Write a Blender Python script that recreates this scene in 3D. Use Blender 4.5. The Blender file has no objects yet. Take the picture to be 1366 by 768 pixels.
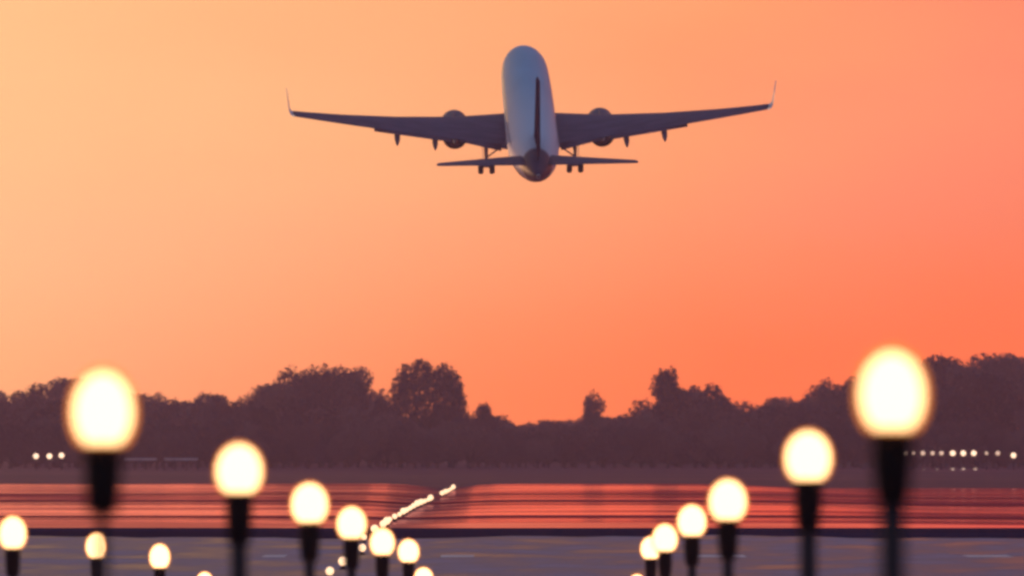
import bpy, bmesh, math, random
from mathutils import Vector, Matrix, Quaternion

S = bpy.context.scene
COL = S.collection
R = math.radians
random.seed(7)

# ---------------------------------------------------------------- camera
FP = 683 / math.tan(R(6.0))            # focal length in pixels of the 1366-wide photograph
CAM = Vector((0, 0, 4.2))
PITCH = math.atan(206 / FP)            # horizon at row 590
cam_d = bpy.data.cameras.new('camera')
cam = bpy.data.objects.new('camera', cam_d)
COL.objects.link(cam)
cam.location = CAM
cam.rotation_euler = (R(90) + PITCH, 0, 0)
cam_d.sensor_width = 36
cam_d.lens = 18 / math.tan(R(6.0))
cam_d.clip_start = 0.5
cam_d.clip_end = 20000
cam_d.dof.use_dof = True
cam_d.dof.focus_distance = 243
cam_d.dof.aperture_fstop = 1.0
S.camera = cam

# ---------------------------------------------------------------- sky
SUN_AZ, SUN_EL = -24.0, 2.5            # degrees, left of the view axis (+Y), above the horizon
w = bpy.data.worlds.new('World')
S.world = w
w.use_nodes = True
nt = w.node_tree
nt.nodes.clear()
def N(tree, t, **k):
    n = tree.nodes.new(t)
    for a, b in k.items():
        setattr(n, a, b)
    return n
def mth(tree, op, a, b=None, c=None):
    n = N(tree, 'ShaderNodeMath', operation=op)
    for i, v in enumerate((a, b, c)):
        if v is None:
            continue
        if isinstance(v, (int, float)):
            n.inputs[i].default_value = v
        else:
            tree.links.new(v, n.inputs[i])
    return n.outputs[0]
def mrange(tree, v, a, b, c=0.0, d=1.0, smooth=True):
    n = N(tree, 'ShaderNodeMapRange', interpolation_type='SMOOTHSTEP' if smooth else 'LINEAR')
    tree.links.new(v, n.inputs[0])
    for i, x in enumerate((a, b, c, d)):
        n.inputs[i + 1].default_value = x
    return n.outputs[0]
def ramp(tree, fac, stops):
    n = N(tree, 'ShaderNodeValToRGB')
    e = n.color_ramp.elements
    while len(e) < len(stops):
        e.new(0.5)
    for el, (p, c) in zip(e, stops):
        el.position = p
        el.color = (*c, 1)
    tree.links.new(fac, n.inputs[0])
    return n.outputs[0]
def mixc(tree, fac, a, b, blend='MIX'):
    n = N(tree, 'ShaderNodeMix', data_type='RGBA', blend_type=blend)
    n.clamp_result = False
    for i, v in ((0, fac), (6, a), (7, b)):
        if isinstance(v, (int, float)):
            n.inputs[i].default_value = v
        elif isinstance(v, tuple):
            n.inputs[i].default_value = (*v, 1)
        else:
            tree.links.new(v, n.inputs[i])
    return n.outputs[2]
def srgb(r, g, b):
    f = lambda c: c / 12.92 if c <= 0.04045 else ((c + 0.055) / 1.055) ** 2.4
    return tuple(f(v / 255) for v in (r, g, b))
tc = N(nt, 'ShaderNodeTexCoord')
sep = N(nt, 'ShaderNodeSeparateXYZ')
nt.links.new(tc.outputs['Generated'], sep.inputs[0])
az = mth(nt, 'MULTIPLY', mth(nt, 'ARCTAN2', sep.outputs[0], sep.outputs[1]), 57.2958)
el = mth(nt, 'MULTIPLY', mth(nt, 'ARCSINE', sep.outputs[2]), 57.2958)
# dusk glow: amber towards the set sun on the left, coral to the right, redder towards the horizon
ns = N(nt, 'ShaderNodeTexNoise')
ns.inputs['Scale'].default_value = 9
ns.inputs['Detail'].default_value = 4
smp = N(nt, 'ShaderNodeMapping')
smp.inputs['Scale'].default_value = (1, 1, 3.5)
nt.links.new(tc.outputs['Generated'], smp.inputs[0])
nt.links.new(smp.outputs[0], ns.inputs[0])
azn = mth(nt, 'ADD', az, mth(nt, 'MULTIPLY', mth(nt, 'SUBTRACT', ns.outputs[0], 0.5), 4.0))
eln = mth(nt, 'ADD', mth(nt, 'ADD', el, mth(nt, 'MULTIPLY', az, -0.10)), mth(nt, 'MULTIPLY', mth(nt, 'SUBTRACT', ns.outputs[0], 0.5), 1.3))
u = mrange(nt, azn, -8, 8, smooth=False)
high = ramp(nt, u, [(0.0, srgb(255, 197, 138)), (0.16, srgb(255, 191, 132)), (0.42, srgb(255, 175, 118)), (0.65, srgb(255, 157, 102)),
                    (0.84, srgb(255, 140, 100)), (1.0, srgb(250, 128, 96))])
low = ramp(nt, u, [(0.0, srgb(255, 176, 108)), (0.2, srgb(255, 156, 98)), (0.45, srgb(255, 130, 66)), (0.65, srgb(255, 115, 50)), (1.0, srgb(255, 106, 46))])
glow = mixc(nt, mrange(nt, eln, 0.3, 3.6), low, high)
dusk = ramp(nt, mrange(nt, el, -5, 80, smooth=False), [(0.0, (0.20, 0.15, 0.22)), (0.15, (0.22, 0.20, 0.30)), (0.4, (0.12, 0.21, 0.36)), (1.0, (0.06, 0.165, 0.33))])
azs = mth(nt, 'ABSOLUTE', mth(nt, 'ADD', az, 15))
wfac = mth(nt, 'MULTIPLY', mrange(nt, azs, 28, 105, 1, 0), mrange(nt, el, 7, 38, 1, 0))
boost = N(nt, 'ShaderNodeVectorMath', operation='SCALE')
nt.links.new(glow, boost.inputs[0])
nt.links.new(mrange(nt, el, 0.2, 5.5, 1.42, 1.13), boost.inputs['Scale'])
grad = mixc(nt, wfac, dusk, boost.outputs[0])
bg1 = N(nt, 'ShaderNodeBackground')
nt.links.new(grad, bg1.inputs[0])
bg1.inputs[1].default_value = 1.0
sky = N(nt, 'ShaderNodeTexSky', sky_type='NISHITA')
sky.sun_disc = False
sky.sun_elevation = R(SUN_EL)
sky.sun_rotation = R(SUN_AZ)
sky.dust_density = 4
bg2 = N(nt, 'ShaderNodeBackground')
nt.links.new(sky.outputs[0], bg2.inputs[0])
bg2.inputs[1].default_value = 0.01
add = N(nt, 'ShaderNodeAddShader')
nt.links.new(bg1.outputs[0], add.inputs[0])
nt.links.new(bg2.outputs[0], add.inputs[1])
wo = N(nt, 'ShaderNodeOutputWorld')
nt.links.new(add.outputs[0], wo.inputs[0])

# ---------------------------------------------------------------- sun
sd = bpy.data.lights.new('sun', 'SUN')
sd.energy = 0.6
sd.angle = R(0.6)
sd.color = (1, 0.5, 0.25)
sun = bpy.data.objects.new('sun', sd)
COL.objects.link(sun)
sv = Vector((math.sin(R(SUN_AZ)) * math.cos(R(SUN_EL)), math.cos(R(SUN_AZ)) * math.cos(R(SUN_EL)), math.sin(R(SUN_EL))))
sun.rotation_euler = sv.to_track_quat('Z', 'Y').to_euler()

# ---------------------------------------------------------------- exposure, film
S.view_settings.view_transform = 'Standard'
S.view_settings.look = 'None'
S.view_settings.exposure = 0
S.view_settings.gamma = 1
S.view_settings.use_curve_mapping = False
S.cycles.filter_width = 3.0
S.cycles.use_denoising = True
S.cycles.volume_bounces = 1
S.cycles.max_bounces = 6

# ---------------------------------------------------------------- helpers
def at(px, py, Y):
    """World point seen at a pixel of the photograph, Y metres down the view axis."""
    c, s = math.cos(PITCH), math.sin(PITCH)
    a, b = px - 683, 384 - py
    d = Vector((a, FP * c - b * s, FP * s + b * c))
    return CAM + d * (Y / d.y)

def mat(name, col, rough=0.6, metal=0.0, spec=0.5, var=0.0, scale=(1, 1, 1), rvar=0.0, coat=0.0, bump=0.0, detail=5, col2=None):
    m = bpy.data.materials.new(name)
    m.use_nodes = True
    t = m.node_tree
    b = t.nodes['Principled BSDF']
    b.inputs['Base Color'].default_value = (*col, 1)
    b.inputs['Roughness'].default_value = rough
    b.inputs['Metallic'].default_value = metal
    b.inputs['Specular IOR Level'].default_value = spec
    b.inputs['Coat Weight'].default_value = coat
    if var or rvar or bump or col2:
        x = N(t, 'ShaderNodeTexCoord')
        mp = N(t, 'ShaderNodeMapping')
        mp.inputs['Scale'].default_value = scale
        t.links.new(x.outputs['Object'], mp.inputs[0])
        n = N(t, 'ShaderNodeTexNoise')
        n.inputs['Scale'].default_value = 1
        n.inputs['Detail'].default_value = detail
        t.links.new(mp.outputs[0], n.inputs[0])
        c2 = col2 or tuple(v * (1 + var) for v in col)
        c1 = col if col2 else tuple(v * (1 - var) for v in col)
        f = mrange(t, n.outputs[0], 0.3, 0.7)
        t.links.new(mixc(t, f, c1, c2), b.inputs['Base Color'])
        if rvar:
            t.links.new(mrange(t, n.outputs[0], 0.3, 0.7, max(0.01, rough - rvar), rough + rvar), b.inputs['Roughness'])
        if bump:
            bp = N(t, 'ShaderNodeBump')
            bp.inputs['Strength'].default_value = bump
            bp.inputs['Distance'].default_value = 0.05
            t.links.new(n.outputs[0], bp.inputs['Height'])
            t.links.new(bp.outputs[0], b.inputs['Normal'])
    return m

def emit(name, col, strength):
    m = bpy.data.materials.new(name)
    m.use_nodes = True
    b = m.node_tree.nodes['Principled BSDF']
    b.inputs['Base Color'].default_value = (0.6, 0.55, 0.5, 1)
    b.inputs['Roughness'].default_value = 0.4
    b.inputs['Emission Color'].default_value = (*col, 1)
    b.inputs['Emission Strength'].default_value = strength
    return m

def link(name, bm, m, parent=None, smooth=True):
    bmesh.ops.recalc_face_normals(bm, faces=bm.faces)
    me = bpy.data.meshes.new(name)
    bm.to_mesh(me)
    bm.free()
    if smooth:
        me.polygons.foreach_set('use_smooth', [True] * len(me.polygons))
    me.materials.append(m)
    o = bpy.data.objects.new(name, me)
    COL.objects.link(o)
    if parent:
        o.parent = parent
    return o

def thing(name, label, cat, loc=(0, 0, 0), group=None):
    o = bpy.data.objects.new(name, None)
    COL.objects.link(o)
    o.location = loc
    o.empty_display_size = 0.3
    o['label'] = label
    o['category'] = cat
    if group:
        o['group'] = group
    return o

def copy_tree(o, parent=None):
    c = o.copy()
    COL.objects.link(c)
    c.parent = parent
    for ch in o.children:
        copy_tree(ch, c)
    return c

def structure(o):
    o['kind'] = 'structure'
    return o

def loft(rings, cap=True, bm=None, closed=True):
    bm = bm or bmesh.new()
    vs = [[bm.verts.new(p) for p in r] for r in rings]
    n = len(rings[0])
    for a, b in zip(vs, vs[1:]):
        for i in range(n if closed else n - 1):
            j = (i + 1) % n
            bm.faces.new((a[i], a[j], b[j], b[i]))
    if cap:
        bm.faces.new(vs[0][::-1])
        bm.faces.new(vs[-1])
    return bm

def lathe(prof, n=24, axis='Z', c=(0, 0, 0), bm=None, cap=True):
    """prof: (radius, position along the axis)"""
    rings = []
    for r, h in prof:
        ring = []
        for i in range(n):
            a = 2 * math.pi * i / n
            p = (r * math.cos(a), r * math.sin(a), h) if axis == 'Z' else (r * math.cos(a), h, r * math.sin(a)) if axis == 'Y' else (h, r * math.cos(a), r * math.sin(a))
            ring.append(Vector(p) + Vector(c))
        rings.append(ring)
    return loft(rings, cap, bm)

def tube(p0, p1, r0, r1, n=10, bm=None):
    p0, p1 = Vector(p0), Vector(p1)
    q = (p1 - p0).to_track_quat('Z', 'Y')
    rings = []
    for p, r in ((p0, r0), (p1, r1)):
        rings.append([p + q @ Vector((r * math.cos(2 * math.pi * i / n), r * math.sin(2 * math.pi * i / n), 0)) for i in range(n)])
    return loft(rings, True, bm)

def sheet(x0, x1, y0, y1, z, nx=1, ny=1, f=None):
    bm = bmesh.new()
    g = [[bm.verts.new((x0 + (x1 - x0) * i / nx, y0 + (y1 - y0) * j / ny, 0)) for i in range(nx + 1)] for j in range(ny + 1)]
    for row in g:
        for v in row:
            v.co.z = z + (f(v.co.x, v.co.y) if f else 0)
    for j in range(ny):
        for i in range(nx):
            bm.faces.new((g[j][i], g[j][i + 1], g[j + 1][i + 1], g[j + 1][i]))
    return bm

# ---------------------------------------------------------------- ground
M_field = mat('dry_field', (0.08, 0.03, 0.048), 0.95, spec=0.05, col2=(0.17, 0.05, 0.065), scale=(0.01, 0.06, 0.1))
M_concrete = mat('worn_concrete', (0.055, 0.05, 0.065), 0.6, spec=0.25, rvar=0.2, col2=(0.30, 0.235, 0.32), scale=(0.3, 0.13, 1), detail=10)
M_tar = mat('sealed_asphalt', (0.008, 0.012, 0.045), 1.0, spec=0.0, var=0.3, scale=(0.02, 0.3, 1))
M_wet = mat('wet_asphalt_sunset_tint', (0.14, 0.05, 0.04), 0.07, spec=1.0, coat=1.0, var=0.4, scale=(0.05, 0.16, 1), rvar=0.03, detail=6)
# patches of standing water with red sunset reflection painted in; the dark lane imitates a tree's reflection
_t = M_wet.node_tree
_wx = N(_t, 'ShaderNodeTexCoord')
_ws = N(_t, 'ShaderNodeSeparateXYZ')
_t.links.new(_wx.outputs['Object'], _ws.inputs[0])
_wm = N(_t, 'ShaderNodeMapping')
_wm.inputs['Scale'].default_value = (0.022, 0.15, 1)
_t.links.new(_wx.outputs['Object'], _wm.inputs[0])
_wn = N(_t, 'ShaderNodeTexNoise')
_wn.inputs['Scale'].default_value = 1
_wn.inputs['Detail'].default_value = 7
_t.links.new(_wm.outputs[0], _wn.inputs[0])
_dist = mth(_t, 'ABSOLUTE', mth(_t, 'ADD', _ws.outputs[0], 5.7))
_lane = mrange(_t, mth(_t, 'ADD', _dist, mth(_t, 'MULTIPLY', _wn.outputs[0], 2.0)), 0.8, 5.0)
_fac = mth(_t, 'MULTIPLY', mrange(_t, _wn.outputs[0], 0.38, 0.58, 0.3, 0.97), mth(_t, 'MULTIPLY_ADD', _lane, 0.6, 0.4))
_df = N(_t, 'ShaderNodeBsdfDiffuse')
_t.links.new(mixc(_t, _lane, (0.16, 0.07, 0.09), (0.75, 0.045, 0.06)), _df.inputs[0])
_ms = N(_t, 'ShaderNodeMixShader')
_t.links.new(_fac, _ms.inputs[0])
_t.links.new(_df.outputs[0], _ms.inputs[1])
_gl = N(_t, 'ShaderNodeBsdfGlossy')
_gl.inputs['Color'].default_value = (1.0, 0.50, 0.58, 1)  # sunset red tinted into the gloss
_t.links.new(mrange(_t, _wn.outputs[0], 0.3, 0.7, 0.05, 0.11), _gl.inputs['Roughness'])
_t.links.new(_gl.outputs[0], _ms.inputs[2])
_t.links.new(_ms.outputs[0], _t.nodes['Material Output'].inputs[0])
M_paint = mat('road_paint', (0.62, 0.56, 0.56), 0.7, var=0.15, scale=(1, 1, 1))

g = link('ground', sheet(-900, 900, -60, 1490, 0, 60, 310, lambda x, y: -1.0 if 246 < y < 425 and abs(x) < 125 else 0), M_field, smooth=False)
structure(g)
structure(link('runway', sheet(-300, 300, -40, 228, 0.008), M_concrete, smooth=False))
bm = sheet(-120, 120, 217, 240.5, 0.012, 160, 1)
rj = random.Random(11)
for v in bm.verts:
    if v.co.y < 220:
        v.co.y += 3.0 * math.sin(v.co.x * 0.21) + 1.5 * math.sin(v.co.x * 0.57 + 2) + rj.uniform(-1.6, 1.6)
structure(link('tarmac_strip', bm, M_tar, smooth=False))
# the wet taxiway undulates gently: slopes that tip toward the viewer catch the sky, flats mirror the low red sky and trees
SL = [(640, 0.0065), (655, 0.0065), (658, -0.002), (661, -0.002), (663, 0.0055), (667, 0.005), (669, -0.002), (672.5, -0.002), (675, 0.0065), (688, 0.0065),
      (690, -0.002), (694, -0.002), (697, 0.0055), (703, 0.0055), (720, 0.0)]
def slope(row):
    for (a, p), (b, q) in zip(SL, SL[1:]):
        if a <= row <= b:
            return p + (q - p) * (row - a) / (b - a)
    return 0.0
HT = [0.16]
TY1 = 240
while TY1 < 460:
    row = 590 + FP * (CAM.z - HT[-1]) / TY1
    if row < 645:
        break
    HT.append(HT[-1] + slope(row) * 0.5)
    TY1 += 0.5
print('taxiway', TY1, HT[-1], min(HT))
while HT[-1] > 0:
    HT.append(HT[-1] - 0.011)
TY2 = 240 + 0.5 * (len(HT) - 1)
def sstep(a, b, x):
    t = max(0.0, min(1.0, (x - a) / (b - a)))
    return t * t * (3 - 2 * t)
def taxi_z(x, y):
    # crests wander a little along their length; the right side lies flatter, and so does a lane under the light string
    yy = y + 2.2 * math.sin(x * 0.06) + 1.2 * math.sin(x * 0.17 + 1.3)
    k = max(0, min(len(HT) - 1.001, (yy - 240) * 2))
    h = HT[int(k)] + (HT[int(k) + 1] - HT[int(k)]) * (k - int(k))
    return min(1, max(0, (y - 240) / 3)) * h * (1 - 0.8 * sstep(14, 32, x)) * (1 - 0.55 * math.exp(-((x + 5.8) / 2.8) ** 2))
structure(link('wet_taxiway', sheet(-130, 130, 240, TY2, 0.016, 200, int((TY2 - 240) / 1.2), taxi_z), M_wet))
# dark streaks of the reflection, added as dull red strips running along the taxiway
M_streak = mat('reflection_red', (0.45, 0.035, 0.05), 1.0, spec=0.0, var=0.4, scale=(0.05, 0.4, 1))
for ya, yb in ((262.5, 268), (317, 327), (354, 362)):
    structure(link('reflection_streak', sheet(-110, 110, ya, yb, 0.032, 160, 8, lambda x, y: taxi_z(x, y)), M_streak))
# painted dashes across the runway
for px, wd in ((610, 44), (1320, 60), (365, 30), (960, 70)):
    p = at(px, 741, 180)
    structure(link('runway_marking', sheet(p.x - wd / 72, p.x + wd / 72, 179, 182.2, 0.013), M_paint, smooth=False))

def hill_z(x, y):
    a = max(0.0, min(1.0, (x - 25) / 60))
    a = a * a * (3 - 2 * a)
    b = max(0.0, min(1.0, (y - 905) / 90))
    c = max(0.0, min(1.0, (1400 - y) / 250))
    return 7.0 * a * b * b * (3 - 2 * b) * c
M_hill = mat('hill_grass', (0.045, 0.035, 0.03), 0.95, spec=0.1, var=0.4, scale=(0.1, 0.1, 0.1))
structure(link('hill', sheet(20, 420, 900, 1410, 0.02, 60, 60, hill_z), M_hill))

# ---------------------------------------------------------------- haze
hb = bmesh.new()
bmesh.ops.create_cube(hb, size=1)
for v in hb.verts:
    v.co = Vector((v.co.x * 1900, 710 + v.co.y * 1600, 34.5 + v.co.z * 71))
M_haze = bpy.data.materials.new('haze')
M_haze.use_nodes = True
ht = M_haze.node_tree
ht.nodes.clear()
pv = N(ht, 'ShaderNodeVolumePrincipled')
pv.inputs['Color'].default_value = (1.0, 0.68, 0.90, 1)
pv.inputs['Density'].default_value = 0.00029
pv.inputs['Anisotropy'].default_value = 0.42
ho = N(ht, 'ShaderNodeOutputMaterial')
ht.links.new(pv.outputs[0], ho.inputs['Volume'])
hz = link('haze', hb, M_haze, smooth=False)
hz['kind'] = 'stuff'

# ---------------------------------------------------------------- trees
M_leaf = mat('dusk_foliage', (0.08, 0.038, 0.042), 0.8, spec=0.15, col2=(0.12, 0.066, 0.075), scale=(0.5, 0.5, 0.5))
M_bark = mat('bark', (0.06, 0.045, 0.035), 0.9, spec=0.1, var=0.3, scale=(3, 3, 1))

M_leaf_light = mat('dusk_foliage_light', (0.12, 0.065, 0.06), 0.8, spec=0.15, col2=(0.17, 0.10, 0.10), scale=(0.5, 0.5, 0.5))
M_leaf_deep = mat('dusk_foliage_deep', (0.035, 0.02, 0.03), 0.8, spec=0.15, col2=(0.06, 0.038, 0.05), scale=(0.5, 0.5, 0.5))

def leaf(bm, p, s, rnd):
    q = Quaternion((rnd.gauss(0, 1), rnd.gauss(0, 1), rnd.gauss(0, 1), rnd.gauss(0, 1))).normalized()
    pts = [(-0.5, 0, 0), (-0.1, -0.42, 0.1), (0.5, -0.1, 0), (0.2, 0.45, -0.08)]
    bm.faces.new([bm.verts.new(Vector(p) + q @ (Vector(c) * s)) for c in pts])

def make_tree(seed, kind):
    """A unit-height tree (1 m tall, scaled by its instance): tapered trunk with limbs, crown of leaf clumps."""
    rnd = random.Random(seed)
    tb = bmesh.new()
    forkz = 0.34 if kind != 'bush' else 0.12
    tube((0, 0, -0.02), (0.01, 0, forkz), 0.032, 0.022, bm=tb)
    lobes = []
    n = {'dome': 24, 'oval': 11, 'wide': 14, 'spire': 9, 'bush': 9}[kind]
    for i in range(n):
        a = rnd.uniform(0, 2 * math.pi)
        if kind == 'dome':
            t = math.acos(1 - (i + 0.5) / n); a = i * 2.39996; r = 0.36
            k = math.sin(t) ** 0.55
            c = Vector((k * math.cos(a) * r * 1.1, k * math.sin(a) * r * 1.1, 0.5 + math.cos(t) * r))
            rad = rnd.uniform(0.12, 0.14)
        elif kind == 'wide':
            c = Vector((math.cos(a) * rnd.uniform(0.05, 0.42), math.sin(a) * rnd.uniform(0.05, 0.42), rnd.uniform(0.42, 0.88)))
            rad = rnd.uniform(0.12, 0.2)
        elif kind == 'spire':
            z = 0.25 + 0.68 * i / n
            k = (1 - z) * 0.34 + 0.02
            c = Vector((math.cos(a) * k, math.sin(a) * k, z)); rad = 0.17 * (1 - z) + 0.055
        elif kind == 'bush':
            c = Vector((math.cos(a) * rnd.uniform(0, 0.55), math.sin(a) * rnd.uniform(0, 0.55), rnd.uniform(0.3, 0.8))); rad = rnd.uniform(0.18, 0.3)
        else:
            c = Vector((math.cos(a) * rnd.uniform(0.03, 0.25), math.sin(a) * rnd.uniform(0.03, 0.25), rnd.uniform(0.35, 0.9))); rad = rnd.uniform(0.1, 0.17)
        if c.z + rad > 1:
            c.z = 1 - rad
        lobes.append((c, rad))
        tube((0.01, 0, forkz - 0.03), c, 0.014, 0.004, n=6, bm=tb)
    cb = bmesh.new()
    for c, rad in lobes:
        k = int(330 * (rad / 0.15) ** 1.6)
        for _ in range(k):
            d = Vector((rnd.gauss(0, 1), rnd.gauss(0, 1), rnd.gauss(0, 1))).normalized()
            rr = rad * rnd.uniform(0.25, 1.0) ** 0.5 * (1 + 0.22 * math.sin(5 * d.x + seed) * math.sin(6 * d.z + 2 * d.y))
            leaf(cb, c + d * rr, rnd.uniform(0.02, 0.045), rnd)
    root = thing('broadleaf_tree' if kind != 'bush' else 'shrub', '', 'tree' if kind != 'bush' else 'shrub')
    link('trunk', tb, M_bark, root)
    link('crown', cb, (M_leaf, M_leaf_light, M_leaf_deep)[seed % 3], root, smooth=False)
    return root

PROTO = {}
USED = set()
for i, k in enumerate(('dome', 'oval', 'wide', 'spire', 'bush')):
    PROTO[k] = [make_tree(20 + i * 5 + j, k) for j in range(1 if k in ('dome',) else 3)]

def plant(kind, px, top, Y, label, group=None, width=1.0, v=0, cat=None, name=None):
    src = PROTO[kind][v % len(PROTO[kind])]
    o = copy_tree(src) if src.name in USED else src
    USED.add(src.name)
    p = at(px, top, Y)
    z0 = hill_z(p.x, Y) if p.x > 20 else 0
    h = p.z - z0
    o.location = (p.x, Y, z0)
    o.scale = (h * width, h * width, h)
    o.rotation_euler.z = random.uniform(0, 6.28)
    o['label'] = label
    if group:
        o['group'] = group
    if cat:
        o['category'] = cat
    if name:
        o.name = name
    return o

PROFILE = [(-60, 512), (0, 515), (20, 508), (60, 497), (100, 490), (140, 500), (180, 518), (205, 520), (240, 526), (280, 514), (320, 524), (350, 520), (380, 508),
           (400, 500), (470, 506), (490, 527), (520, 530), (620, 534), (640, 546), (652, 540), (670, 548), (740, 548), (790, 534), (820, 536), (850, 527), (880, 515),
           (945, 520), (965, 528), (985, 541), (1020, 527), (1060, 524), (1100, 514), (1150, 488), (1200, 472), (1240, 478), (1280, 476), (1320, 470), (1366, 466), (1430, 470)]
def prof(x):
    for (a, b), (c, d) in zip(PROFILE, PROFILE[1:]):
        if a <= x <= c:
            return b + (d - b) * (x - a) / (c - a)
    return 515
# the ones that stand out
plant('dome', 570, 475, 880, 'tall dome-crowned tree standing clear above the treeline, left of the airplane', width=0.72)
plant('wide', 412, 488, 890, 'tall ragged tree topping the dark clump behind the third left globe lamp', v=0, width=0.85)
plant('wide', 448, 490, 905, 'rounded dark tree beside the ragged clump top, left of the dome-crowned tree', v=1, width=0.85)
plant('oval', 383, 505, 885, 'shorter sloping tree at the left end of the dark clump', v=0)
plant('oval', 898, 489, 890, 'taller of two upright trees peaking above the treeline right of centre', v=1, width=0.9)
plant('spire', 942, 503, 900, 'shorter pointed tree beside the upright tree right of centre', v=0, width=1.4)
plant('oval', 798, 520, 910, 'small thin tree poking up from the low middle treeline', v=0, width=0.7)
plant('oval', 652, 536, 905, 'small rounded tree just right of the dome-crowned tree', v=1, width=0.8)
plant('oval', 503, 527, 900, 'slender tree tucked against the left side of the dome-crowned tree', v=1, width=0.8)
rnd = random.Random(3)
L1 = 'dark broadleaf tree of the long low treeline beyond the wet taxiway'
L2 = 'dark broadleaf tree on the wooded rise behind the two largest right lamps'
for row, (Y0, step, drop) in enumerate(((930, 26, 0), (850, 33, 18), (1010, 30, 3))):
    x = -50 + row * 9
    while x < 1420:
        t = prof(x) + drop + rnd.uniform(-4, 14) + (8 if x < 900 else 0)
        Y = Y0 + rnd.uniform(-20, 20)
        rise = x > 985
        if rise and row == 1:
            t += 10
        kd = rnd.choice(('wide', 'oval', 'wide', 'oval', 'spire'))
        plant(kd, x, t, Y, L2 if rise else L1, 'trees on the wooded rise' if rise else 'trees of the far treeline', v=rnd.randrange(3),
              width=rnd.uniform(0.85, 1.15) * (1.35 if t > 525 else 1.0) * (1.3 if kd == 'spire' else 1))
        x += step * rnd.uniform(0.75, 1.25)
x = -40
while x < 1410:
    rise = x > 985
    o = plant('bush', x, 570 + rnd.uniform(-14, 14), 815 + rnd.uniform(-12, 12),
              'low dark shrub along the foot of the wooded rise' if rise else 'low dark shrub along the foot of the far treeline',
              'shrubs below the rise' if rise else 'shrubs below the treeline', v=rnd.randrange(3), width=rnd.uniform(0.9, 1.3))
    x += rnd.uniform(13, 22)

x = -40
while x < 1410:
    rise = x > 985
    o = plant('bush', x, 584 + rnd.uniform(-8, 8), 845 + rnd.uniform(-8, 8),
              'low dark shrub along the foot of the wooded rise' if rise else 'low dark shrub along the foot of the far treeline',
              'shrubs below the rise' if rise else 'shrubs below the treeline', v=rnd.randrange(3), width=rnd.uniform(1.2, 1.6))
    x += rnd.uniform(15, 22)

# ---------------------------------------------------------------- globe lamps
M_globe = emit('lit_bulb', (1.0, 0.68, 0.37), 6.2)
M_shell = bpy.data.materials.new('amber_halo')       # shell added round the bulb; its dim amber glow imitates the halo
M_shell.use_nodes = True
_t = M_shell.node_tree
_t.nodes.clear()
_tr = N(_t, 'ShaderNodeBsdfTransparent')
_tr.inputs[0].default_value = (1, 0.92, 0.8, 1)
_em = N(_t, 'ShaderNodeEmission')
_em.inputs[0].default_value = (1, 0.27, 0.04, 1)
_em.inputs[1].default_value = 1.5
_mx = N(_t, 'ShaderNodeMixShader')
_mx.inputs[0].default_value = 0.5
_t.links.new(_tr.outputs[0], _mx.inputs[1])
_t.links.new(_em.outputs[0], _mx.inputs[2])
_o = N(_t, 'ShaderNodeOutputMaterial')
_t.links.new(_mx.outputs[0], _o.inputs[0])
M_black = mat('black_paint', (0.004, 0.004, 0.004), 0.8, spec=0.1, var=0.3, scale=(4, 4, 4))
M_pole = mat('pole_paint', (0.022, 0.018, 0.022), 0.7, spec=0.2, var=0.3, scale=(4, 4, 1))
M_cast = mat('cast_iron', (0.006, 0.006, 0.006), 0.8, spec=0.1, var=0.3, scale=(6, 6, 6))
D0 = 0.5                                  # globe width in metres
def make_lamp(px, py, s, label, group, rat=1.18, D0=D0):
    k0 = D0 / 0.5
    pw = 0.038 if (s > 90 and px < 683) else 0.082 if s > 60 else 0.068
    ks = 1.19 if s > 90 else 1.13
    fk = 0.77 if s > 90 else 0.81 if s > 60 else 0.85
    Y = FP * D0 / s
    p = at(px, py, Y)
    root = thing('globe_lamp', label, 'runway lamp', (p.x, Y, 0), group)
    rx, rz, z = D0 / 2 * fk, D0 / 2 * rat * fk * (1.13 if s > 90 else 1.0), p.z
    pr = []
    for i in range(17):
        a = -math.pi / 2 + math.pi * i / 16
        k = 1 - 0.06 * math.sin(a)            # slightly fuller towards the base
        pr.append((max(0.004, rx * math.cos(a) * (1 if a > 0 else k)), z + rz * math.sin(a)))
    link('bulb', lathe(pr, 32), M_globe, root)
    link('globe', lathe([(max(0.006, r * ks), z + (h - z) * (ks - 0.02)) for r, h in pr], 32), M_shell, root)
    zb = z - rz
    link('collar', lathe([(0.11 * k0, zb - 0.03), (0.145 * k0, zb - 0.02), (0.15 * k0, zb + 0.035 * k0), (0.13 * k0, zb + 0.04 * k0)], 24), M_cast, root)
    hh = min(0.42, (zb - 0.03) * 0.5)
    link('housing', lathe([(pw * 1.02, zb - 0.03 - hh), (0.105 * k0, zb - 0.03 - hh * 0.97), (0.125 * k0, zb - 0.03 - hh * 0.5), (0.13 * k0, zb - 0.06), (0.11 * k0, zb - 0.0305)], 20), M_black, root)
    link('pole', lathe([(pw * 1.1, 0.02), (pw, zb - 0.031 - hh)], 16), M_pole, root)
    link('base_plate', lathe([(0.18, 0.0), (0.18, 0.02), (0.12, 0.035), (0.09 * k0, 0.09)], 20), M_cast, root)
    return root
GL, GR, GO = 'lamps of the left row', 'lamps of the right row', 'lamps of the outer left row'
for px, py, s, lab in (
        (137, 548, 98, 'largest globe lamp on the left, its glowing globe up against the treeline'),
        (319, 627, 71, 'second largest globe lamp of the left row, between the largest left one and the third'),
        (413, 672, 54, 'third globe lamp of the left row, mid-sized, its globe before the pink wet taxiway'),
        (469, 698, 43, 'fourth globe lamp of the left row, just left of the slanting light string'),
        (510, 723, 36, 'fifth globe lamp of the left row, overlapping the slanting light string'),
        (545, 735, 31, 'sixth globe lamp of the left row, small, just right of the slanting light string'),
        (565, 771, 28, 'lowest globe lamp of the left row, cut off by the bottom edge')):
    make_lamp(px, py, s, lab, GL)
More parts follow.
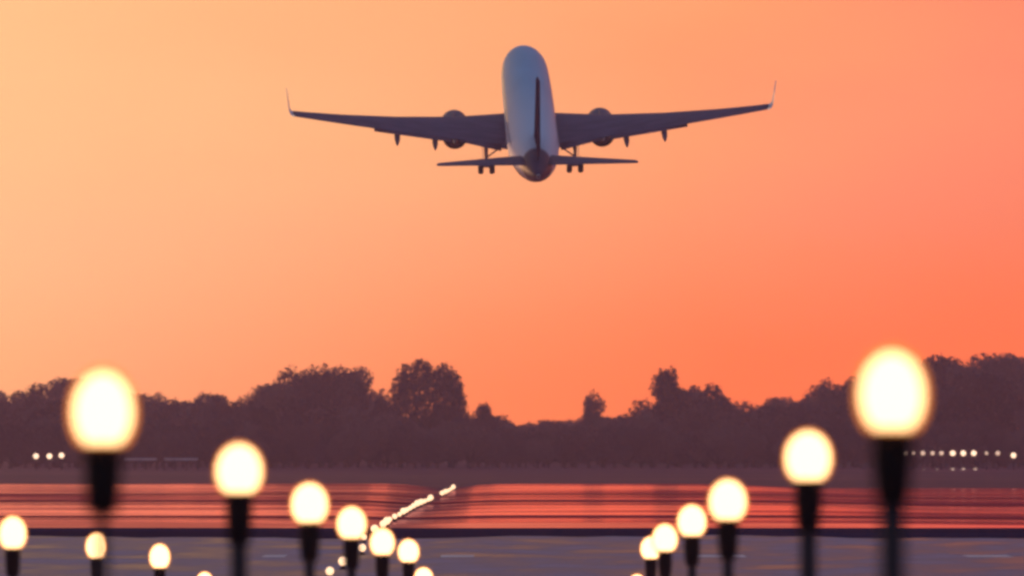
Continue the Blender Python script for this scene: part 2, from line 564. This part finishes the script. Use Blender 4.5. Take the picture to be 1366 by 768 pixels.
for px, py, s, lab in (
        (1190, 525, 105, 'largest globe lamp on the right, its glowing globe rising above the wooded skyline'),
        (1078, 610, 71, 'second largest globe lamp on the right, beside the largest one'),
        (971, 668, 55, 'third globe lamp of the right row, mid-sized, clear of its neighbours'),
        (923, 695, 42, 'fourth globe lamp of the right row, beside the touching pair'),
        (887, 718, 37, 'nearer and larger globe lamp of the touching pair in the right row'),
        (868, 731, 30, 'smaller globe lamp half hidden in the touching pair of the right row'),
        (850, 779, 26, 'lowest globe lamp of the right row, cut off by the bottom edge')):
    make_lamp(px, py, s, lab, GR)
for px, py, s, lab in (
        (17, 711, 40, 'globe lamp at the left edge, largest of the low outer row'),
        (129, 728, 32, 'small dimmer globe lamp straight below the largest left globe lamp'),
        (213, 742, 30, 'small low globe lamp between the largest and second largest left lamps'),
        (273, 777, 26, 'globe lamp of the low outer left row cut off by the bottom edge')):
    make_lamp(px, py, s, lab, GO, 1.28)

# ---------------------------------------------------------------- runway light string
M_small = emit('lit_lens', (1.0, 0.66, 0.42), 2.0)
M_string = emit('string_lens', (1.0, 0.62, 0.34), 1.7)
M_dim = emit('dim_lens', (1.0, 0.62, 0.4), 0.9)
def runway_light(loc, label, group, r=0.22, h=0.12, m=None):
    root = thing('runway_light', label, 'runway light', loc, group)
    link('base_plate', lathe([(r * 0.9, 0), (r * 0.9, 0.03), (r * 0.5, 0.04)], 14), M_cast, root)
    link('stem', lathe([(r * 0.4, 0.04), (r * 0.35, h)], 12), M_cast, root)
    pr = [(max(0.003, r * math.cos(a)), h + r + r * math.sin(a)) for a in [-math.pi / 2 + math.pi * i / 10 for i in range(11)]]
    link('lens', lathe(pr, 16), m or M_string, root)
    return root
LS = 'small runway light in the long slanting string crossing the wet taxiway'
for py in (759, 747, 729, 714, 705, 698, 694, 690.5, 687, 684, 681, 678.5, 676, 673.5, 671, 669, 667, 665, 663.5, 657, 655, 653, 651, 649):
    Y = FP * (CAM.z - 0.3) / (py - 590)
    while Y > 240 and 590 + FP * (CAM.z - 0.3 - taxi_z(-5.75, Y)) / Y < py and Y > 200:
        Y -= 0.5
    lab = LS
    if py == 759: lab = 'lower of two separate runway lights at the near end of the slanting string'
    if py == 747: lab = 'upper of two separate runway lights at the near end of the slanting string'
    if py == 729: lab = 'lone runway light of the slanting string between the fourth and fifth left globe lamps'
    runway_light((-5.6 if Y < 200 else -6.2 + 1.5 * sstep(230, 440, Y), Y, 0.016 + (taxi_z(-5.75, Y) if Y > 240 else 0)), lab, 'lights of the slanting string', r=(0.12 + Y * 0.00014) * random.uniform(0.75, 1.2))

# ---------------------------------------------------------------- far airfield lights
def far_light(px, py, label, group, bright, r):
    Y = 760
    p = at(px, py, Y)
    root = thing('airfield_light', label, 'airfield light', (p.x, Y, 0), group)
    z = p.z
    link('post', lathe([(0.09, 0), (0.07, z - r * 0.9)], 10), M_black, root)
    pr = [(max(0.004, r * math.cos(a)), z + r * math.sin(a)) for a in [-math.pi / 2 + math.pi * i / 10 for i in range(11)]]
    link('lens', lathe(pr, 14), M_small if bright else M_dim, root)
    return root
for px, b in ((1207, 0), (1218, 0), (1231, 0), (1244, 0), (1256, 0), (1271, 1), (1285, 1), (1299, 1), (1316, 0), (1331, 0), (1352, 1)):
    lab = 'dim airfield light in the upper row of dots beside the largest right lamp'
    if b: lab = 'one of three adjacent bright airfield lights in the upper row at the right'
    if px == 1352: lab = 'bright airfield light alone at the far right end of the upper row'
    far_light(px, 604 + (3 if px == 1352 else 0), lab, 'airfield lights of the upper right row', b, 0.42 if b else random.uniform(0.24, 0.36))
for px in (1232, 1250, 1271, 1285, 1301):  # reflections of the upper row, added as dim lamps
    far_light(px, 627, 'reflected dot of an upper airfield light, built as a faint lamp at the right', 'reflected dots of the lower right row', 0, 0.34 if px > 1260 else 0.2)
for px, py, lab in ((48, 608, 'leftmost of the three airfield lights beside the largest left lamp'), (66, 608, 'middle of the three airfield lights beside the largest left lamp'),
                    (82, 607, 'rightmost of the three airfield lights beside the largest left lamp')):
    far_light(px, py, lab, 'three airfield lights at the left', 1, 0.42)

# low pale guard rails beyond the taxiway
M_rail = mat('pale_rail', (0.62, 0.5, 0.48), 0.5, var=0.15, scale=(1, 1, 1))
for xa, xb, lab in ((166, 209, 'low pale guard rail at the tree foot, just right of the largest left lamp'), (219, 264, 'low pale guard rail at the tree foot, beside the second largest left lamp')):
    a, b = at(xa, 612, 740), at(xb, 613, 740)
    gr = thing('guard_rail', lab, 'guard rail', (a.x, 740, 0))
    bm = bmesh.new()
    bmesh.ops.create_cube(bm, size=1)
    for v in bm.verts:
        v.co = Vector((v.co.x * (b.x - a.x) + (b.x - a.x) / 2, v.co.y * 0.08, v.co.z * 0.3 + a.z))
    link('rail', bm, M_rail, gr, smooth=False)
    for k in range(4):
        link('post', tube(((b.x - a.x) * k / 3, 0.1, 0), ((b.x - a.x) * k / 3, 0.1, a.z + 0.1), 0.06, 0.06), M_cast, gr)

# ---------------------------------------------------------------- airplane
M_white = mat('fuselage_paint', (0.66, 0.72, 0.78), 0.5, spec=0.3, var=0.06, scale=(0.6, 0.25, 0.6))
M_fus_shaded = mat('fuselage_shaded', (0.28, 0.50, 0.64), 0.5, spec=0.15, var=0.06, scale=(0.6, 0.25, 0.6))
_t = M_fus_shaded.node_tree                       # shade of the belly and tail end painted in as navy
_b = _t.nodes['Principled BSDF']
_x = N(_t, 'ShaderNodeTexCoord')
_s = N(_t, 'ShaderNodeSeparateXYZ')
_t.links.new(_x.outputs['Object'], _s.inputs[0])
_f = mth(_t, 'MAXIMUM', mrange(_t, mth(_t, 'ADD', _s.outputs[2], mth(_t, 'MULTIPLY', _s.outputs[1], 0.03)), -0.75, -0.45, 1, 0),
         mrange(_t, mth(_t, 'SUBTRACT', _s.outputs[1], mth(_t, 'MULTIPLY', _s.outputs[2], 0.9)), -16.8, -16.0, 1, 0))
_src = mixc(_t, mrange(_t, _s.outputs[1], -9, 9), (0.58, 0.63, 0.70), _b.inputs['Base Color'].links[0].from_socket)  # paler aft: the sky's blue on the nose is put into the paint
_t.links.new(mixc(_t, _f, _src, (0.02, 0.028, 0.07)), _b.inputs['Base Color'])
M_wing = mat('wing_grey', (0.125, 0.078, 0.12), 0.6, spec=0.3, var=0.2, scale=(0.4, 1.5, 1))
M_navy = mat('tail_navy', (0.014, 0.016, 0.05), 0.9, spec=0.0, var=0.15, scale=(1, 1, 1))
M_nac = mat('nacelle_paint', (0.05, 0.06, 0.11), 0.5, var=0.15, scale=(1, 1, 1))
M_metal = mat('bare_metal', (0.35, 0.33, 0.32), 0.35, metal=0.9, var=0.2, scale=(3, 3, 3))
M_tyre = mat('tyre_rubber', (0.02, 0.02, 0.02), 0.8, var=0.2, scale=(5, 5, 5))
M_nav = emit('navigation_lens', (1, 0.7, 0.5), 0.4)
M_glass = mat('cabin_glass', (0.01, 0.012, 0.016), 0.1)
plane = thing('airplane', 'twin-engine blue-grey airliner climbing away into the orange sky with landing gear down', 'airplane')

ST = [(-19.3, 0.14, 1.12), (-18.9, 0.32, 1.10), (-17.5, 0.72, 0.98), (-16, 1.02, 0.78), (-14, 1.34, 0.52), (-12, 1.60, 0.30), (-10, 1.78, 0.13), (-8, 1.88, 0.03), (-6, 1.9, 0), (-3, 1.9, 0), (0, 1.9, 0),
      (4, 1.9, 0), (8, 1.88, 0), (12, 1.82, 0), (14, 1.72, -0.03), (15.5, 1.55, -0.12), (16.8, 1.38, -0.27), (17.8, 1.0, -0.42), (18.5, 0.6, -0.54), (18.85, 0.22, -0.6)]
rings = [[Vector((r * math.cos(a), y, zc + r * 1.04 * math.sin(a))) for a in [2 * math.pi * i / 40 for i in range(40)]] for y, r, zc in ST]
fus = link('fuselage', loft(rings), M_fus_shaded, plane)
def fus_r(y):
    for (a, r0, z0), (b, r1, z1) in zip(ST, ST[1:]):
        if a <= y <= b:
            t = (y - a) / (b - a)
            return r0 + (r1 - r0) * t, z0 + (z1 - z0) * t
    return 0.1, 0
# exhaust of the auxiliary power unit at the tail tip
link('tail_cone', lathe([(0.17, -18.95), (0.16, -19.45), (0.11, -19.46), (0.10, -19.2)], 20, 'Y', (0, 0, 1.11)), M_metal, plane)
# belly fairing
rg = []
for y, wx, hz_, z in ((-4.6, 0.3, 0.2, -1.75), (-3.6, 1.3, 0.5, -1.6), (-1.5, 1.95, 0.75, -1.5), (3, 2.05, 0.8, -1.5), (6, 1.6, 0.6, -1.6), (7.4, 0.4, 0.25, -1.75)):
    rg.append([Vector((wx * math.cos(a), y, z + hz_ * math.sin(a))) for a in [2 * math.pi * i / 24 for i in range(24)]])
link('belly_fairing', loft(rg), M_wing, plane)
# cabin windows and cockpit glazing
for sgn in (-1, 1):
    for k in range(40):
        y = 13.0 - k * 0.58
        r, zc = fus_r(y)
        a0 = R(20)
        p = [(y - 0.11, a0 - 0.085), (y + 0.11, a0 - 0.085), (y + 0.11, a0 + 0.085), (y - 0.11, a0 + 0.085)]
        bm = bmesh.new()
        bm.faces.new([bm.verts.new((sgn * (r + 0.006) * math.cos(a), yy, zc + (r + 0.006) * 1.04 * math.sin(a))) for yy, a in p])
        link('cabin_window', bm, M_glass, fus, smooth=False)
    bm = bmesh.new()
    p = [(16.2, R(50)), (16.9, R(35)), (16.9, R(75)), (16.2, R(80))]
    vs = []
    for yy, a in p:
        r, zc = fus_r(yy)
        vs.append(bm.verts.new((sgn * (r + 0.012) * math.cos(a), yy, zc + (r + 0.012) * 1.04 * math.sin(a))))
    bm.faces.new(vs)
    link('cockpit_window', bm, M_glass, fus, smooth=False)

def foil(le, chord, thick, up, inc=0.0, n=14):
    """Closed aerofoil ring: le = leading edge point, chord back along -Y, up = thickness direction."""
    up = Vector(up).normalized()
    pts = []
    for i in range(n):
        t = 0.5 * (1 - math.cos(math.pi * i / (n - 1)))
        pts.append((t, 1))
    for i in range(n - 2, 0, -1):
        t = 0.5 * (1 - math.cos(math.pi * i / (n - 1)))
        pts.append((t, -1))
    out = []
    for t, sg in pts:
        yt = 5 * thick * (0.2969 * math.sqrt(t) - 0.126 * t - 0.3516 * t * t + 0.2843 * t ** 3 - 0.1036 * t ** 4)
        c = 0.02 * 4 * t * (1 - t)
        b = Vector((0, -t * chord, 0)) + up * ((c + sg * yt * (1.0 if sg > 0 else 0.8)) * chord)
        b.z -= math.sin(inc) * (t - 0.3) * chord
        out.append(Vector(le) + b)
    return out

WS = [(1.0, 6.1, 8.9, 0.13), (1.9, 5.6, 8.1, 0.13), (5.6, 3.55, 5.1, 0.115), (10, 1.35, 3.5, 0.10), (14, -0.65, 2.2, 0.09), (16.6, -1.95, 1.5, 0.09), (17.55, -2.4, 1.3, 0.09)]
def wing_z(x):
    d = max(0, x - 1.9)
    return -1.48 + d * 0.122 + 0.0042 * d * d
def te(x):
    for (a, l0, c0, _), (b, l1, c1, _) in zip(WS, WS[1:]):
        if a <= x <= b:
            t = (x - a) / (b - a)
            return l0 + (l1 - l0) * t - (c0 + (c1 - c0) * t)
for s in (-1, 1):
    wing = link('wing', loft([foil((s * x, le, wing_z(x)), c, t, (0, 0, 1), R(2)) for x, le, c, t in WS]), M_wing, plane)
    # blended winglet
    wl = []
    z0 = wing_z(17.55)
    for dx, dy, dz, c, ang in ((0.0, 0, 0, 1.3, 0), (0.16, -0.12, 0.08, 1.2, 35), (0.27, -0.35, 0.36, 1.0, 68), (0.34, -0.95, 1.2, 0.75, 84), (0.42, -1.7, 2.3, 0.4, 86)):
        wl.append(foil((s * (17.55 + dx), -2.4 + dy, z0 + dz), c, 0.07, (-s * math.sin(R(ang)), 0, math.cos(R(ang)))))
    link('winglet', loft(wl), M_white, wing)
    bm = bmesh.new()
    bmesh.ops.create_icosphere(bm, subdivisions=2, radius=0.09)
    for v in bm.verts:
        v.co = Vector((v.co.x + s * 17.5, v.co.y * 1.5 - 3.72, v.co.z + z0))
    link('navigation_light', bm, M_nav, wing)
    # flaps, lowered for take-off
    for xa, xb in ((2.2, 5.3), (5.9, 11.6)):
        rr = []
        for x, c in ((xa, 1.25), (xb, 0.95)):
            rr.append(foil((s * x, te(x) + 0.8, wing_z(x) - 0.12), c, 0.11, (0, 0, 1), R(10)))
        link('flap', loft(rr), M_wing, wing)
    # flap track fairings
    for x, ln in ((7.1, 3.4), (9.9, 2.9)):
        y1 = te(x)
        pr = [(0.03, y1 + ln * 0.72, -0.40), (0.17, y1 + ln * 0.5, -0.44), (0.23, y1 + ln * 0.2, -0.48), (0.2, y1 - 0.3, -0.6), (0.11, y1 - 0.8, -0.76), (0.02, y1 - 1.1, -0.84)]
        link('flap_fairing', loft([[Vector((s * x + r * math.cos(a), y, wing_z(x) + z + r * 1.3 * math.sin(a))) for a in [2 * math.pi * i / 14 for i in range(14)]] for r, y, z in pr]), M_wing, wing)
    # engine
    ex, ez = s * 5.55, -2.52
    eng = link('engine', lathe([(0.86, 8.0), (0.95, 8.12), (1.02, 8.02), (1.08, 7.5), (1.10, 6.4), (1.04, 5.0), (0.92, 3.9), (0.88, 3.88), (0.86, 4.3)], 36, 'Y', (ex, 0, ez), cap=False), M_nac, plane)
    link('exhaust_nozzle', lathe([(0.60, 4.9), (0.56, 3.9), (0.42, 3.0), (0.38, 3.0), (0.36, 3.5)], 28, 'Y', (ex, 0, ez)), M_metal, eng)
    link('exhaust_plug', lathe([(0.3, 3.6), (0.26, 3.1), (0.12, 2.5), (0.02, 2.2)], 20, 'Y', (ex, 0, ez)), M_metal, eng)
    link('fan', lathe([(0.86, 7.3), (0.86, 7.2)], 28, 'Y', (ex, 0, ez)), M_metal, eng)
    link('spinner', lathe([(0.28, 7.31), (0.2, 7.6), (0.02, 7.85)], 18, 'Y', (ex, 0, ez)), M_wing, eng)
    pb = [[Vector((ex - 0.16, y, a)), Vector((ex + 0.16, y, a)), Vector((ex + 0.12, y, b)), Vector((ex - 0.12, y, b))]
          for y, a, b in ((7.0, ez + 1.02, ez + 1.15), (5.6, ez + 0.95, ez + 1.35), (3.4, ez + 0.55, ez + 1.35), (1.6, ez + 1.0, ez + 1.2))]
    link('pylon', loft(pb), M_wing, eng, smooth=False)
    # horizontal stabiliser
    link('stabiliser', loft([foil((s * x, y, z), c, t, (0, 0, 1), R(-4)) for x, y, z, c, t in ((0.6, -13.6, 1.1, 3.3, 0.08), (1.2, -13.95, 1.13, 3.1, 0.08), (6.95, -16.7, 1.48, 1.1, 0.07), (7.15, -17.0, 1.5, 0.75, 0.06))]), M_wing, plane)
    # main landing gear
    gx = s * 3.3
    gear = link('main_gear', tube((gx, -0.6, wing_z(3.3) - 0.3), (gx, -0.85, -3.45), 0.17, 0.11), M_metal, plane)
    link('axle', tube((gx - 0.5, -0.85, -3.45), (gx + 0.5, -0.85, -3.45), 0.1, 0.1), M_metal, gear)
    link('side_brace', tube((gx - s * 1.3, -0.6, -1.9), (gx, -0.8, -2.8), 0.06, 0.06), M_metal, gear)
    link('gear_door', loft([[Vector((gx + s * 0.24, y, z)), Vector((gx + s * 0.28, y, z)), Vector((gx + s * 0.28, y + 0.9, z)), Vector((gx + s * 0.24, y + 0.9, z))] for y, z in ((-1.1, -1.9), (-1.2, -2.8))]), M_white, gear, smooth=False)
    for k in (-0.42, 0.42):
        wh = link('wheel', lathe([(0.3, -0.19), (0.48, -0.2), (0.565, -0.13), (0.58, 0), (0.565, 0.13), (0.48, 0.2), (0.3, 0.19)], 28, 'X', (gx + k, -0.85, -3.45)), M_tyre, gear)
        link('rim', lathe([(0.29, -0.2), (0.29, 0.2)], 20, 'X', (gx + k, -0.85, -3.45)), M_metal, wh)
# fin
fin = []
for z, le, c, t in ((1.2, -9.6, 7.9, 0.06), (2.0, -11.2, 6.6, 0.055), (2.6, -12.1, 6.0, 0.06), (5.2, -14.6, 4.2, 0.08), (7.6, -16.9, 2.5, 0.12), (7.85, -17.3, 1.9, 0.07)):
    fin.append(foil((0, le, z), c, t, (1, 0, 0)))
link('tail_fin', loft(fin), M_navy, plane)
# nose gear
ng = link('nose_gear', tube((0, 13.4, -1.7), (0, 13.5, -3.1), 0.11, 0.08), M_metal, plane)
for k in (-0.2, 0.2):
    link('wheel', lathe([(0.2, -0.1), (0.33, -0.1), (0.36, 0), (0.33, 0.1), (0.2, 0.1)], 20, 'X', (k, 13.5, -3.1)), M_tyre, ng)

pc = at(707, 157.5, 362)
plane.location = pc
plane.rotation_mode = 'QUATERNION'
sight = (pc - CAM).normalized()
yaw = math.atan2(-sight.x, sight.y) + R(1.9)
plane.rotation_quaternion = (Matrix.Rotation(yaw, 3, 'Z') @ Matrix.Rotation(R(15.5 + 3.9), 3, 'X') @ Matrix.Rotation(R(-1.0), 3, 'Y')).to_quaternion()
